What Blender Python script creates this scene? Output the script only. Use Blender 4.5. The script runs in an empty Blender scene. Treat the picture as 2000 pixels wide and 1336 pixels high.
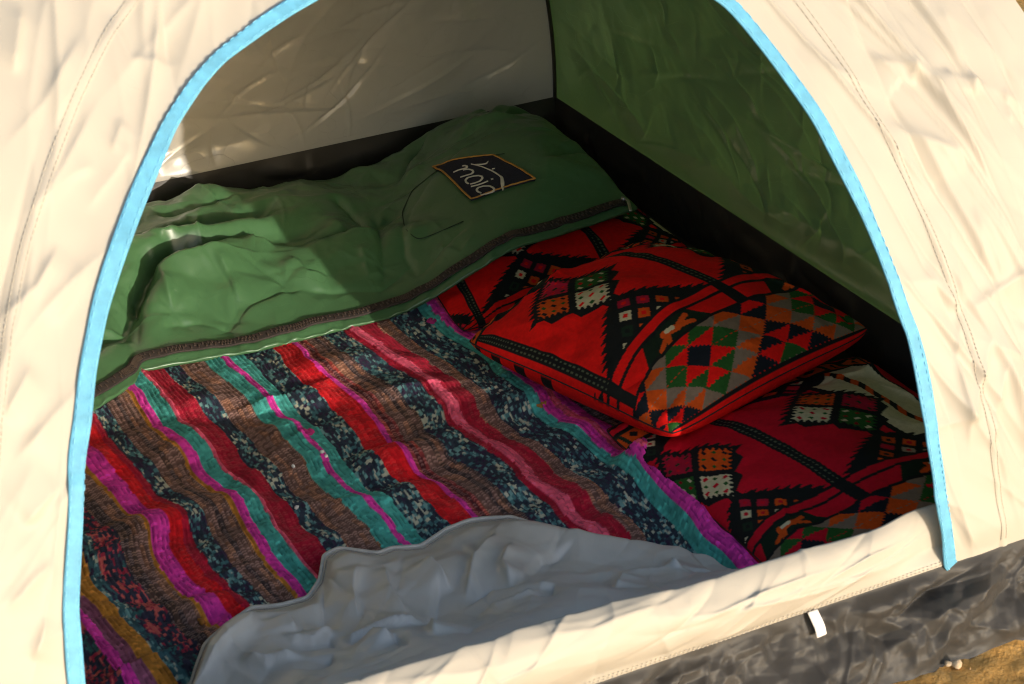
import bpy, bmesh, math, random
import numpy as np
from mathutils import Vector, Matrix

# ------------------------------------------------------------------ camera
sc = bpy.context.scene
COL = sc.collection
FPX = 4722.0                                   # 85 mm on a 36 mm wide sensor, in pixels of a 2000 px wide frame
PITCH = math.radians(28.0)
YAW = math.atan(3000 / 5348.0)
F = np.array([math.sin(YAW) * math.cos(PITCH), math.cos(YAW) * math.cos(PITCH), -math.sin(PITCH)])
R = np.array([math.cos(YAW), -math.sin(YAW), 0.0])
U = np.cross(R, F)
CAM = np.array([-2.35461, -4.01352, 2.01046])
cd = bpy.data.cameras.new('camera'); cam = bpy.data.objects.new('camera', cd); COL.objects.link(cam)
cam.matrix_world = Matrix(((R[0], U[0], -F[0], CAM[0]), (R[1], U[1], -F[1], CAM[1]), (R[2], U[2], -F[2], CAM[2]), (0, 0, 0, 1)))
cd.sensor_width = 36.0; cd.lens = 85.0; cd.clip_start = 0.05; cd.clip_end = 2000
cd.dof.use_dof = True; cd.dof.focus_distance = 4.55; cd.dof.aperture_fstop = 13.0
sc.camera = cam

# ------------------------------------------------------------------ sky, sun, exposure
SUN_EL, SUN_AZ = math.radians(10.6), math.radians(12.4)   # light runs towards +y, a little towards -x
w = bpy.data.worlds.new('World'); sc.world = w; w.use_nodes = True
nt = w.node_tree; bg = nt.nodes['Background']
sky = nt.nodes.new('ShaderNodeTexSky'); sky.sky_type = 'NISHITA'; sky.sun_disc = False
sky.sun_elevation = SUN_EL
sky.sun_rotation = math.pi - SUN_AZ             # the sun stands towards -y, slightly +x
sky.air_density = 1.0; sky.dust_density = 1.5
nt.links.new(sky.outputs[0], bg.inputs[0]); bg.inputs[1].default_value = 0.15
sd = bpy.data.lights.new('sun', 'SUN'); sun = bpy.data.objects.new('sun', sd); COL.objects.link(sun)
sd.energy = 2.0; sd.angle = math.radians(0.5); sd.color = (1.0, 0.90, 0.77)
ldir = Vector((-math.sin(SUN_AZ) * math.cos(SUN_EL), math.cos(SUN_AZ) * math.cos(SUN_EL), -math.sin(SUN_EL)))
sun.rotation_euler = ldir.to_track_quat('-Z', 'Y').to_euler()
sc.view_settings.view_transform = 'Standard'; sc.view_settings.look = 'None'
sc.view_settings.exposure = 0.95; sc.view_settings.gamma = 1.0
sc.view_settings.use_curve_mapping = False
sc.cycles.max_bounces = 5; sc.cycles.diffuse_bounces = 4; sc.cycles.glossy_bounces = 2; sc.cycles.transmission_bounces = 4
sc.cycles.filter_width = 1.1; sc.cycles.use_adaptive_sampling = True; sc.cycles.adaptive_threshold = 0.02

# ------------------------------------------------------------------ helpers: rays, noise
def ray(x, y):
    return F + R * (x - 1000) / FPX + U * (668 - y) / FPX
def onz(x, y, z):
    r = ray(x, y); return CAM + r * ((z - CAM[2]) / r[2])
def hit(x, y, g, a=1.5, b=7.0):                 # first point where g(P) turns positive along the sight line
    r = ray(x, y)
    for _ in range(50):
        m = (a + b) / 2
        if g(CAM + r * m) > 0: b = m
        else: a = m
    return CAM + r * a
def sstep(a, b, x):
    t = np.clip((np.asarray(x, float) - a) / (b - a), 0, 1); return t * t * (3 - 2 * t)
def hash2(i, j, s=0):
    n = (i.astype(np.int64) * 374761393 + j.astype(np.int64) * 668265263 + s * 1442695041) & 0x7fffffff
    n = ((n ^ (n >> 13)) * 1274126177) & 0x7fffffff
    n = (n ^ (n >> 16)) & 0xffffff
    return n / float(0xffffff)
def vnoise(x, y, s=0):
    x = np.asarray(x, float); y = np.asarray(y, float); x, y = np.broadcast_arrays(x, y)
    i = np.floor(x); j = np.floor(y); fx = x - i; fy = y - j
    fx = fx * fx * fx * (fx * (fx * 6 - 15) + 10); fy = fy * fy * fy * (fy * (fy * 6 - 15) + 10)
    a = hash2(i, j, s); b = hash2(i + 1, j, s); c = hash2(i, j + 1, s); d = hash2(i + 1, j + 1, s)
    return (a + (b - a) * fx + (c - a) * fy + (a - b - c + d) * fx * fy) * 2 - 1
def fbm(x, y, s=0, o=4):
    v = 0; a = 1.0
    for k in range(o):
        v = v + a * vnoise(x * 2 ** k, y * 2 ** k, s + 17 * k); a *= 0.5
    return v
def worley(x, y, s=0):
    x = np.asarray(x, float); y = np.asarray(y, float)
    i = np.floor(x); j = np.floor(y)
    f1 = np.full(x.shape, 9.0); f2 = np.full(x.shape, 9.0)
    for di in (-1, 0, 1):
        for dj in (-1, 0, 1):
            px = i + di + hash2(i + di, j + dj, s); py = j + dj + hash2(i + di, j + dj, s + 5)
            d = np.hypot(x - px, y - py)
            f2 = np.minimum(f2, np.maximum(f1, d)); f1 = np.minimum(f1, d)
    return f1, f2
def linoise(x, y, s=0):
    i = np.floor(x); j = np.floor(y); fx = x - i; fy = y - j
    a = hash2(i, j, s); b = hash2(i + 1, j, s); c = hash2(i, j + 1, s); d = hash2(i + 1, j + 1, s)
    return np.where(fx + fy < 1, a + (b - a) * fx + (c - a) * fy, d + (c - d) * (1 - fx) + (b - d) * (1 - fy)) * 2 - 1
def crumple(x, y, f, s=0, warp=.55):
    """flat facets meeting in sharp creases, like crushed nylon"""
    wx = x * f + warp * vnoise(x * f * .7, y * f * .7, s + 1); wy = y * f + warp * vnoise(x * f * .7, y * f * .7, s + 2)
    c, q = math.cos(.6 + s), math.sin(.6 + s)
    h = linoise(wx * c + wy * q, wy * c - wx * q, s)
    c, q = math.cos(1.9 + s), math.sin(1.9 + s)
    return h + .55 * linoise((wx * c + wy * q) * 1.7, (wy * c - wx * q) * 1.7, s + 7) + .25 * linoise((wx * q + wy * c) * 3.3, (wy * q - wx * c) * 3.3, s + 9)
def creases(x, y, n, seed, box, length, width, amp, ang):
    """sum of n soft fold lines; ang = (lo, hi) degrees"""
    rnd = random.Random(seed); h = np.zeros(np.shape(x))
    for _ in range(n):
        cx = rnd.uniform(box[0], box[1]); cy = rnd.uniform(box[2], box[3])
        a = math.radians(rnd.uniform(*ang)); L = length * rnd.uniform(.5, 1.6); wd = width * rnd.uniform(.5, 1.7)
        dx = x - cx; dy = y - cy
        s = dx * math.cos(a) + dy * math.sin(a); d = -dx * math.sin(a) + dy * math.cos(a)
        d = d - rnd.uniform(-.25, .25) * s * s / L
        tap = np.exp(-(s / L) ** 2 * 2)
        q = rnd.choice((-1, 1, 1)) * amp * rnd.uniform(.4, 1.2)
        h += q * tap * np.where(d > 0, np.exp(-np.abs(d) / wd), np.exp(-np.abs(d) / (wd * rnd.uniform(1.2, 3.5))))
    return h

def fold_lines(xx, yy, poly, w1, w2, flip=1):
    """crease profile along a polyline, fading out at both ends"""
    best = np.full(xx.shape, 9.0); sg = np.zeros(xx.shape); pr = np.zeros(xx.shape); n = len(poly) - 1
    for k, ((x0, y0), (x1, y1)) in enumerate(zip(poly[:-1], poly[1:])):
        vx, vy = x1 - x0, y1 - y0; L2 = vx * vx + vy * vy
        t = np.clip(((xx - x0) * vx + (yy - y0) * vy) / L2, 0, 1)
        d = np.hypot(xx - x0 - t * vx, yy - y0 - t * vy); c = (vx * (yy - y0) - vy * (xx - x0))
        m = d < best; best = np.where(m, d, best); sg = np.where(m, np.sign(c), sg); pr = np.where(m, (k + t) / n, pr)
    return np.where(sg * flip > 0, np.exp(-best / w1), np.exp(-best / w2)) * sstep(0, .3, pr) * (1 - sstep(.7, 1, pr))
def dist_signed(xx, yy, poly):
    best = np.full(xx.shape, 9.0); sg = np.zeros(xx.shape)
    for (x0, y0), (x1, y1) in zip(poly[:-1], poly[1:]):
        vx, vy = x1 - x0, y1 - y0; L2 = vx * vx + vy * vy
        t = np.clip(((xx - x0) * vx + (yy - y0) * vy) / L2, 0, 1)
        d = np.hypot(xx - x0 - t * vx, yy - y0 - t * vy); c = (vx * (yy - y0) - vy * (xx - x0))
        m = d < best; best = np.where(m, d, best); sg = np.where(m, np.sign(c), sg)
    return best * sg                                   # positive on the far (+y) side

# ------------------------------------------------------------------ helpers: objects
def tag(o, label=None, cat=None, group=None, kind=None):
    if label: o['label'] = label
    if cat: o['category'] = cat
    if group: o['group'] = group
    if kind: o['kind'] = kind
    return o
def empty(name, loc, label, cat):
    o = bpy.data.objects.new(name, None); COL.objects.link(o); o.location = loc; o.empty_display_size = .1
    return tag(o, label, cat)
def link(name, me, mat, parent=None):
    o = bpy.data.objects.new(name, me); COL.objects.link(o)
    if mat: me.materials.append(mat)
    if parent is not None:
        o.parent = parent
        p = parent; off = Vector((0, 0, 0))
        while p is not None:
            off += p.location; p = p.parent
        o.location = -off
    return o
def mesh_from(name, V, Fc, mat, parent=None, col=None, smooth=True):
    me = bpy.data.meshes.new(name)
    V = np.asarray(V, float).reshape(-1, 3)
    if isinstance(Fc, np.ndarray):
        nf, k = Fc.shape
        me.vertices.add(len(V)); me.vertices.foreach_set('co', V.ravel())
        me.loops.add(nf * k); me.loops.foreach_set('vertex_index', Fc.ravel().astype(np.int32))
        me.polygons.add(nf); me.polygons.foreach_set('loop_start', np.arange(0, nf * k, k, dtype=np.int32))
        me.update(calc_edges=True)
    else:
        me.from_pydata([tuple(v) for v in V], [], Fc)
    me.validate()
    if smooth: me.polygons.foreach_set('use_smooth', np.ones(len(me.polygons), bool))
    if col is not None:
        c = np.ones((len(V), 4)); c[:, :3] = np.asarray(col).reshape(-1, 3)
        at = me.attributes.new('dye', 'FLOAT_COLOR', 'POINT'); at.data.foreach_set('color', c.ravel())
    me.update()
    return link(name, me, mat, parent)
def quads(ny, nx, off=0, flip=False):
    i, j = np.meshgrid(np.arange(ny - 1), np.arange(nx - 1), indexing='ij')
    a = i * nx + j + off
    q = np.stack([a, a + 1, a + nx + 1, a + nx], -1).reshape(-1, 4)
    return q[:, ::-1].copy() if flip else q
def grid(name, P, mat, parent=None, col=None, flip=False):
    ny, nx = P.shape[:2]
    return mesh_from(name, P, quads(ny, nx, 0, flip), mat, parent, col)
def sweep(pts, nrm, sec, closed_sec=True, cap=True):
    """sweep a section [(side, up)] along pts; nrm = up vectors; returns verts, faces"""
    pts = np.asarray(pts, float); n = len(pts); nrm = np.broadcast_to(np.asarray(nrm, float), pts.shape)
    t = np.gradient(pts, axis=0); t /= np.linalg.norm(t, axis=1)[:, None] + 1e-12
    sd_ = np.cross(t, nrm); sd_ /= np.linalg.norm(sd_, axis=1)[:, None] + 1e-12
    up = np.cross(sd_, t)
    V = []
    m = len(sec)
    for k in range(n):
        for (a, b) in sec: V.append(pts[k] + sd_[k] * a + up[k] * b)
    Fc = []
    mm = m if closed_sec else m - 1
    for k in range(n - 1):
        for q in range(mm):
            q2 = (q + 1) % m
            Fc.append((k * m + q, k * m + q2, (k + 1) * m + q2, (k + 1) * m + q))
    if closed_sec and cap:
        Fc.append(tuple(range(m))[::-1]); Fc.append(tuple((n - 1) * m + q for q in range(m)))
    return V, Fc
def resample(P, n):
    P = np.asarray(P, float); d = np.r_[0, np.cumsum(np.linalg.norm(np.diff(P, axis=0), axis=1))]
    s = np.linspace(0, d[-1], n)
    return np.stack([np.interp(s, d, P[:, k]) for k in range(P.shape[1])], 1)
def smooth_poly(P, n, it=6):
    Q = resample(P, n)
    for _ in range(it):
        Q[1:-1] = (Q[:-2] + 2 * Q[1:-1] + Q[2:]) / 4
    return Q
def roundsec(w_, h_, k=3):
    s = []
    for i in range(4 * k):
        a = 2 * math.pi * (i + .5) / (4 * k)
        c, s_ = math.cos(a), math.sin(a)
        s.append((w_ / 2 * np.sign(c) * abs(c) ** .5, h_ / 2 * np.sign(s_) * abs(s_) ** .5))
    return s
def joined(lst):
    V = []; Fc = []
    for v, f in lst:
        o = len(V); V += [tuple(p) for p in v]; Fc += [tuple(i + o for i in q) for q in f]
    return V, Fc

# ------------------------------------------------------------------ materials
class NT:
    def __init__(s, name):
        s.m = bpy.data.materials.new(name); s.m.use_nodes = True; s.t = s.m.node_tree
        s.b = s.t.nodes['Principled BSDF']; s.o = s.t.nodes['Material Output']
    def n(s, typ, **kw):
        x = s.t.nodes.new(typ)
        for k, v in kw.items(): setattr(x, k, v)
        return x
    def l(s, a, b): s.t.links.new(a, b)
    def coords(s, scale=(1, 1, 1), rot=(0, 0, 0)):
        tc = s.n('ShaderNodeTexCoord'); mp = s.n('ShaderNodeMapping')
        mp.inputs['Scale'].default_value = scale; mp.inputs['Rotation'].default_value = rot
        s.l(tc.outputs['Object'], mp.inputs['Vector']); return mp.outputs[0]
    def noise(s, vec, scale, detail=4, rough=.55, dist=0):
        x = s.n('ShaderNodeTexNoise'); x.inputs['Scale'].default_value = scale; x.inputs['Detail'].default_value = detail
        x.inputs['Roughness'].default_value = rough; x.inputs['Distortion'].default_value = dist
        s.l(vec, x.inputs['Vector']); return x
    def math(s, op, a, b=None, c=None):
        x = s.n('ShaderNodeMath', operation=op)
        for k, v in enumerate((a, b, c)):
            if v is None: continue
            if isinstance(v, (int, float)): x.inputs[k].default_value = v
            else: s.l(v, x.inputs[k])
        return x.outputs[0]
    def ramp(s, fac, stops, interp='LINEAR'):
        x = s.n('ShaderNodeValToRGB'); x.color_ramp.interpolation = interp
        e = x.color_ramp.elements
        while len(e) < len(stops): e.new(.5)
        for q, (p, c) in zip(e, stops): q.position = p; q.color = (*c, 1)
        s.l(fac, x.inputs[0]); return x.outputs[0]
    def bump(s, h, strength, dist, prev=None):
        x = s.n('ShaderNodeBump'); x.inputs['Strength'].default_value = strength; x.inputs['Distance'].default_value = dist
        s.l(h, x.inputs['Height'])
        if prev is not None: s.l(prev, x.inputs['Normal'])
        return x.outputs[0]
    def translucent(s, col, fac, nrm=None):
        tr = s.n('ShaderNodeBsdfTranslucent')
        if isinstance(col, tuple): tr.inputs[0].default_value = (*col, 1)
        else: s.l(col, tr.inputs[0])
        if nrm is not None: s.l(nrm, tr.inputs['Normal'])
        mx = s.n('ShaderNodeMixShader'); mx.inputs[0].default_value = fac
        s.l(s.b.outputs[0], mx.inputs[1]); s.l(tr.outputs[0], mx.inputs[2]); s.l(mx.outputs[0], s.o.inputs[0])

def crinkle(N, scale, dist=.35, facet=.16, line=.30):
    """height of crushed thin nylon: flat tilted facets meeting in sharp creases"""
    v0 = N.coords((1, 1, 1.35), (.5, .3, .7))
    dn = N.noise(v0, scale * .6, 2)
    mx = N.n('ShaderNodeMix', data_type='VECTOR'); mx.inputs['Factor'].default_value = dist * .3
    N.l(v0, mx.inputs[4]); N.l(dn.outputs['Color'], mx.inputs[5])
    vo = N.n('ShaderNodeTexVoronoi', feature='F1'); vo.inputs['Scale'].default_value = scale
    N.l(mx.outputs[1], vo.inputs['Vector'])
    sub = N.n('ShaderNodeVectorMath', operation='SUBTRACT'); N.l(mx.outputs[1], sub.inputs[0]); N.l(vo.outputs['Position'], sub.inputs[1])
    cs = N.n('ShaderNodeVectorMath', operation='SUBTRACT'); N.l(vo.outputs['Color'], cs.inputs[0]); cs.inputs[1].default_value = (.5, .5, .5)
    dt = N.n('ShaderNodeVectorMath', operation='DOT_PRODUCT'); N.l(sub.outputs[0], dt.inputs[0]); N.l(cs.outputs[0], dt.inputs[1])
    v1 = N.coords((1, 1, 2.6), (.2, .9, .4))
    rg = N.n('ShaderNodeTexNoise', noise_type='RIDGED_MULTIFRACTAL'); N.l(v1, rg.inputs['Vector'])
    rg.inputs['Scale'].default_value = scale * .32; rg.inputs['Detail'].default_value = 2.0; rg.inputs['Roughness'].default_value = .45; rg.inputs['Lacunarity'].default_value = 2.3
    return N.math('ADD', N.math('MULTIPLY', rg.outputs[0], line), N.math('MULTIPLY', dt.outputs['Value'], scale * facet))

def fabric_mat(name, col, rough, trans, tcol, sc_=9, bump=.6, dist=.006, var=.06, spec=.5, weave=True, sheen=0.0):
    N = NT(name)
    v = N.coords()
    big = N.noise(v, 3.0, 3)
    c1 = tuple(max(0, x * (1 - var)) for x in col); c2 = tuple(x * (1 + var) for x in col)
    cr = N.ramp(big.outputs[0], [(.3, c1), (.7, c2)])
    N.l(cr, N.b.inputs['Base Color'])
    N.b.inputs['Roughness'].default_value = rough; N.b.inputs['Specular IOR Level'].default_value = spec
    if sheen: N.b.inputs['Sheen Weight'].default_value = sheen
    h = crinkle(N, sc_)
    nm = N.bump(h, bump, dist)
    N.l(nm, N.b.inputs['Normal'])
    if trans > 0: N.translucent(tcol, trans, nm)
    return N.m

def plain(name, col, rough=.6, metal=0.0, spec=.5, bump=0, bscale=300):
    N = NT(name); v = N.coords(); x = N.noise(v, 60, 4)
    N.l(N.ramp(x.outputs[0], [(.3, tuple(c * .85 for c in col)), (.7, tuple(min(1, c * 1.12) for c in col))]), N.b.inputs['Base Color'])
    N.b.inputs['Roughness'].default_value = rough; N.b.inputs['Metallic'].default_value = metal
    N.b.inputs['Specular IOR Level'].default_value = spec
    if bump:
        y = N.noise(v, bscale, 2); N.l(N.bump(y.outputs[0], bump, .002), N.b.inputs['Normal'])
    return N.m

def dyed(name, rough=.9, bscale=900, bstr=.3, sheen=.25, spec=.15):
    N = NT(name); at = N.n('ShaderNodeAttribute', attribute_name='dye')
    v = N.coords(); x = N.noise(v, 120, 4, .65)
    mul = N.n('ShaderNodeMix', data_type='RGBA', blend_type='MULTIPLY'); mul.inputs['Factor'].default_value = 1
    N.l(at.outputs['Color'], mul.inputs[6])
    N.l(N.ramp(x.outputs[0], [(.25, (.84, .84, .84)), (.75, (1.12, 1.12, 1.12))]), mul.inputs[7])
    N.l(mul.outputs[2], N.b.inputs['Base Color'])
    N.b.inputs['Roughness'].default_value = rough; N.b.inputs['Specular IOR Level'].default_value = spec
    N.b.inputs['Sheen Weight'].default_value = sheen; N.b.inputs['Sheen Roughness'].default_value = .5
    y = N.noise(v, bscale, 2); N.l(N.bump(y.outputs[0], bstr, .002), N.b.inputs['Normal'])
    return N.m

M = {}
M['beige'] = fabric_mat('tent_beige_nylon', (.475, .435, .37), .55, .03, (.75, .62, .42), 12, .4, .010, .03, .3)
M['beige_in'] = fabric_mat('tent_beige_coated', (.42, .39, .34), .27, .055, (.72, .62, .44), 13, 1.0, .022, .05, .7)
M['green_in'] = fabric_mat('tent_green_coated', (.13, .165, .085), .25, .16, (.12, .24, .07), 13, 1.0, .022, .12, .7)
M['flap'] = fabric_mat('door_flap_coated', (.64, .62, .585), .40, .12, (.6, .55, .45), 14, .6, .008, .04, .6)
M['black'] = fabric_mat('groundsheet_black', (.035, .030, .024), .45, .0, (0, 0, 0), 9, .6, .006, .15, .4)
M['skirt'] = fabric_mat('groundsheet_dark_grey', (.042, .039, .036), .56, .0, (0, 0, 0), 18, .5, .008, .2, .35)
M['blue'] = plain('blue_binding_tape', (.12, .40, .60), .6, bump=.3, bscale=900)
M['shell'] = fabric_mat('sleeping_bag_green_shell', (.066, .158, .066), .32, .0, (0, 0, 0), 20, .8, .012, .06, .6)
M['ziptape'] = plain('zip_tape_brown', (.035, .025, .021), .8, bump=.4)
M['zipteeth'] = plain('zip_teeth_brown', (.075, .052, .04), .5)
M['steel'] = plain('zip_pull_metal', (.5, .48, .45), .3, .9)
M['patch'] = plain('patch_navy', (.012, .013, .03), .8, bump=.4)
M['thread_o'] = plain('thread_orange', (.55, .27, .05), .7)
M['thread_w'] = plain('thread_white', (.72, .68, .58), .7)
M['stitch'] = plain('thread_tan', (.46, .42, .35), .8)
M['gstitch'] = plain('thread_dark_green', (.012, .035, .02), .8)
M['white'] = plain('white_tag', (.82, .80, .78), .7)
M['rug'] = dyed('rug_wool', .95, 700, .6, .04)
M['print'] = dyed('printed_cotton', .85, 1100, .35, 0.0)
M['stone'] = plain('pale_stone', (.5, .38, .25), .9, bump=.6, bscale=120)
M['crumb'] = plain('white_foam', (.8, .8, .78), .9)
N = NT('sand'); v = N.coords(); a = N.noise(v, 9, 8, .65); b_ = N.noise(v, 140, 5, .7)
mixf = N.math('ADD', N.math('MULTIPLY', a.outputs[0], .6), N.math('MULTIPLY', b_.outputs[0], .4))
N.l(N.ramp(mixf, [(.32, (.44, .21, .055)), (.5, (.68, .37, .11)), (.68, (.85, .54, .22))]), N.b.inputs['Base Color'])
N.b.inputs['Roughness'].default_value = .95; N.b.inputs['Specular IOR Level'].default_value = .1
nm = N.bump(b_.outputs[0], .8, .008); nm = N.bump(a.outputs[0], .7, .05, nm); N.l(nm, N.b.inputs['Normal'])
M['sand'] = N.m

# ------------------------------------------------------------------ the ground
gx = np.r_[-80, -30, -12, -6, -3.5, np.linspace(-2.6, .8, 260), 2, 5, 12, 30, 80]
gy = np.r_[-80, -30, -12, -6, -4.2, np.linspace(-3.2, -1.6, 130), -1, 0, 1, 3, 8, 20, 60]
X, Y = np.meshgrid(gx, gy)
near = sstep(-4, -2.4, X) * (1 - sstep(.8, 2, X)) * sstep(-4.2, -3, Y) * (1 - sstep(-1.75, -1.6, Y))
Z = -.012 + near * (.010 * fbm(X * 6, Y * 6, 3, 5) + .006 * np.abs(fbm(X * 22, Y * 22, 9, 3)))
tag(grid('ground', np.stack([X, Y, Z], -1), M['sand']), kind='structure')

# ------------------------------------------------------------------ the tent
HB = .11; D = 1.79; W = 2.0; HT = 1.30; CX = -1.02
def lean(z): return np.clip((np.asarray(z, float) - HB) / (HT - HB), 0, 1) ** 1.9     # 0 at the band, 1 at the ridge
def yfront(z): return -D + D / 2 * lean(z)
def yback(z): return -D / 2 * lean(z)
def hx_back(z): return 1.0 - .95 * lean(z)                                           # half width of the back panel
def hx_front(z): return 1.0 - .5 * np.clip((np.asarray(z, float) - HB) / (HT - HB), 0, 1) ** 3.15
tent = empty('dome_tent', (-1.0, -D / 2, 0), 'beige and green dome tent with an open arched door trimmed in blue', 'tent')

# arch of the door, measured in the plane of the front panel
L_px = [(147, 1420), (145, 1336), (135, 1200), (143, 1050), (150, 900), (165, 750), (195, 600), (235, 470), (280, 350), (330, 240), (380, 165), (430, 110), (500, 55), (590, 0)]
R_px = [(1420, 0), (1480, 70), (1540, 150), (1600, 240), (1650, 340), (1700, 440), (1740, 540), (1775, 640), (1800, 740), (1815, 840), (1830, 940), (1845, 1040), (1852, 1098)]
g_front = lambda P: P[1] - float(yfront(P[2]))
AL = [hit(x, y, g_front) for x, y in L_px]; AR = [hit(x, y, g_front) for x, y in R_px]
apts = [(-1.64, .11)] + [(p[0], p[2]) for p in AL] + [(-.98, .985), (-.80, .985), (-.66, .93)] + [(p[0], p[2]) for p in AR] + [(-.39, .10)]
apts = smooth_poly(apts, 400, 10)
ath = np.arctan2(apts[:, 1] - HB, apts[:, 0] - CX); ath[0] = math.pi; ath[-1] = 0
arh = np.hypot(apts[:, 1] - HB, apts[:, 0] - CX)
od = np.argsort(ath)
def arch_r(th): return np.interp(th, ath[od], arh[od])
# outline of the whole front panel
zs = np.linspace(HB, HT, 200)
ox = np.r_[-1 + hx_front(zs), np.linspace(-1 + hx_front(HT), -1 - hx_front(HT), 100), (-1 - hx_front(zs))[::-1]]
oz = np.r_[zs, np.full(100, HT), zs[::-1]]
oth = np.arctan2(oz - HB, ox - CX); orh = np.hypot(oz - HB, ox - CX); oo = np.argsort(oth)
def outer_r(th): return np.interp(th, oth[oo], orh[oo])

# the folds one can follow on the front panel (traced once, then carried as lines in its plane)
fold_px = [[(1703, 0), (1738, 67), (1798, 130), (1836, 207), (1903, 308), (1959, 420)], [(1835, 11), (1846, 45), (1866, 90), (1880, 128)], [(1916, 0), (1947, 43), (1999, 112)], [(1960, 0), (1999, 62), (2060, 160)],
           [(1839, 130), (1857, 170), (1916, 270)], [(1893, 146), (1900, 190)], [(1954, 173), (1974, 247)], [(1678, 109), (1776, 133), (1780, 172)], [(1716, 234), (1790, 270), (1857, 298), (1878, 343)], [(1889, 406), (1931, 468), (1970, 560)],
           [(1880, 610), (1960, 560), (2040, 500)], [(1880, 610), (1800, 525)], [(1880, 610), (1868, 690), (1892, 900)], [(1935, 640), (1900, 780), (1885, 830)], [(1960, 700), (1925, 880)],
           [(242, 224), (217, 301)], [(210, 10), (256, 112), (378, 126)], [(0, 298), (88, 196), (165, 56)], [(17, 448), (140, 343), (196, 315)], [(45, 0), (25, 154)], [(19, 907), (113, 800), (175, 738)], [(38, 1032), (125, 938)], [(0, 825), (63, 707)],
           [(-20, 640), (70, 560), (120, 470)], [(90, 640), (150, 560), (170, 520)], [(0, 1200), (60, 1130), (110, 1090)], [(60, 1290), (90, 1200)], [(160, 420), (230, 330), (260, 280)], [(60, 420), (120, 330), (200, 180)], [(190, 60), (150, 160), (100, 250)]]
FOLDS = [[(p[0], p[2]) for p in (hit(x, y, g_front) for x, y in fp)] for fp in fold_px]
def front_disp(x, z):
    """folds of the front panel, metres out of its plane"""
    h = .010 * fbm(x * 2.2, z * 2.2, 21, 3) + .0035 * fbm(x * 9 + z * 3, z * 7, 5, 3)
    h = h + creases(x, z, 60, 3, (-.45, .05, .1, 1.05), .26, .006, .009, (100, 126))
    h = h + creases(x, z, 24, 8, (-.45, .05, .1, .8), .09, .006, .007, (130, 175))
    h = h + creases(x, z, 70, 4, (-2.0, -1.15, .1, 1.1), .24, .006, .009, (38, 75))
    h = h + creases(x, z, 18, 9, (-2.0, -1.2, .1, .9), .09, .006, .006, (0, 40))
    h = h + creases(x, z, 14, 6, (-1.6, -.4, .9, 1.25), .2, .015, .008, (0, 180))
    for k_, fl in enumerate(FOLDS):
        am = .010 if k_ < 15 else .009
        h = h + am * fold_lines(x, z, fl, .006, .022, 1 if k_ % 3 else -1) * (.75 + .5 * vnoise(x * 9, z * 9, k_))
    h = h + .0045 * crumple(x, z, 5, 31)
    return h * (1 - sstep(.90, .985, np.hypot(x - CX, z - HB) / outer_r(np.arctan2(z - HB, x - CX))))
def front_pt(x, z, extra=0.0):
    x = np.asarray(x, float); z = np.asarray(z, float)
    dz = 1e-3; sl = (yfront(z + dz) - yfront(z)) / dz
    nl = np.sqrt(1 + sl * sl); ny = -1 / nl; nz = sl / nl
    r = np.hypot(x - CX, z - HB); th = np.arctan2(z - HB, x - CX)
    dist = r - arch_r(th)
    fade = sstep(-.02, .06, np.abs(dist)) * .85 + .15
    bot = sstep(0, .05, z - HB) * .8 + .2
    h = front_disp(x, z) * fade * bot + extra
    return np.stack([x, yfront(z) + ny * h, z + nz * h], -1), np.stack([0 * x, ny + 0 * x, nz + 0 * x], -1)
nt_, nw_ = 760, 150
th = np.linspace(0, math.pi, nt_)[None, :]; wv = (np.linspace(0, 1, nw_) ** 1.15)[:, None]
ra = arch_r(th); ro = np.maximum(outer_r(th), ra + .02)
rr = ra + (ro - ra) * wv
xx = CX + rr * np.cos(th); zz = HB + rr * np.sin(th)
dd = rr - ra
seam = .0022 * np.exp(-((dd - .098) / .0045) ** 4)
P, _n = front_pt(xx, zz, seam)
grid('front_panel', P, M['beige'], tent, flip=False)

# stitches on the seam that runs round the arch
lst = []
t0 = np.arange(.02, math.pi - .02, .0078)
for off in (.0935, .1025):
    tt = np.stack([t0, t0 + .0050], 1); r_ = arch_r(tt) + off
    p, n = front_pt(CX + r_ * np.cos(tt), HB + r_ * np.sin(tt), .0017)
    for k in range(len(t0)): lst.append(sweep(p[k], n[k], roundsec(.0013, .0009, 1)))
V, Fc = joined(lst); tag(mesh_from('stitching', V, Fc, M['stitch'], tent, smooth=False), kind='stuff')

# blue binding tape round the arch
tt = np.linspace(0.0, math.pi, 420); r_ = arch_r(tt)
p, n = front_pt(CX + r_ * np.cos(tt), HB + r_ * np.sin(tt), .0035)
wob = 1 + .16 * vnoise(tt * 9, 0 * tt, 4) ; wob2 = .0018 * vnoise(tt * 12, 0 * tt, 6); puck = .0008 * vnoise(tt * 24, 0 * tt, 7)
tg = np.gradient(p, axis=0); tg /= np.linalg.norm(tg, axis=1)[:, None]
sd_ = np.cross(tg, n); V = []; sec = roundsec(.021, .005, 6); m_ = len(sec)
for k in range(len(p)):
    for (a, b) in sec: V.append(p[k] + sd_[k] * (a * wob[k] + wob2[k]) + n[k] * (b - .0012 * math.exp(-(a / .003) ** 2) * (b > 0) + puck[k] * (a > 0)))
Fc = [(k * m_ + q, k * m_ + (q + 1) % m_, (k + 1) * m_ + (q + 1) % m_, (k + 1) * m_ + q) for k in range(len(p) - 1) for q in range(m_)]
trim = mesh_from('door_trim', V, Fc, M['blue'], tent)
lst = []
for side in (-.0075, .0075):
    for k in range(0, len(p) - 2, 1):
        if k % 2: continue
        q = p[k:k + 2] + sd_[k:k + 2] * side + n[k:k + 2] * .003
        lst.append(sweep(q, n[k:k + 2], roundsec(.0012, .001, 1)))
V, Fc = joined(lst)
tag(mesh_from('stitching', V, Fc, plain('thread_pale_blue', (.2, .56, .78), .7), trim, smooth=False), kind='stuff')

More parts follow.
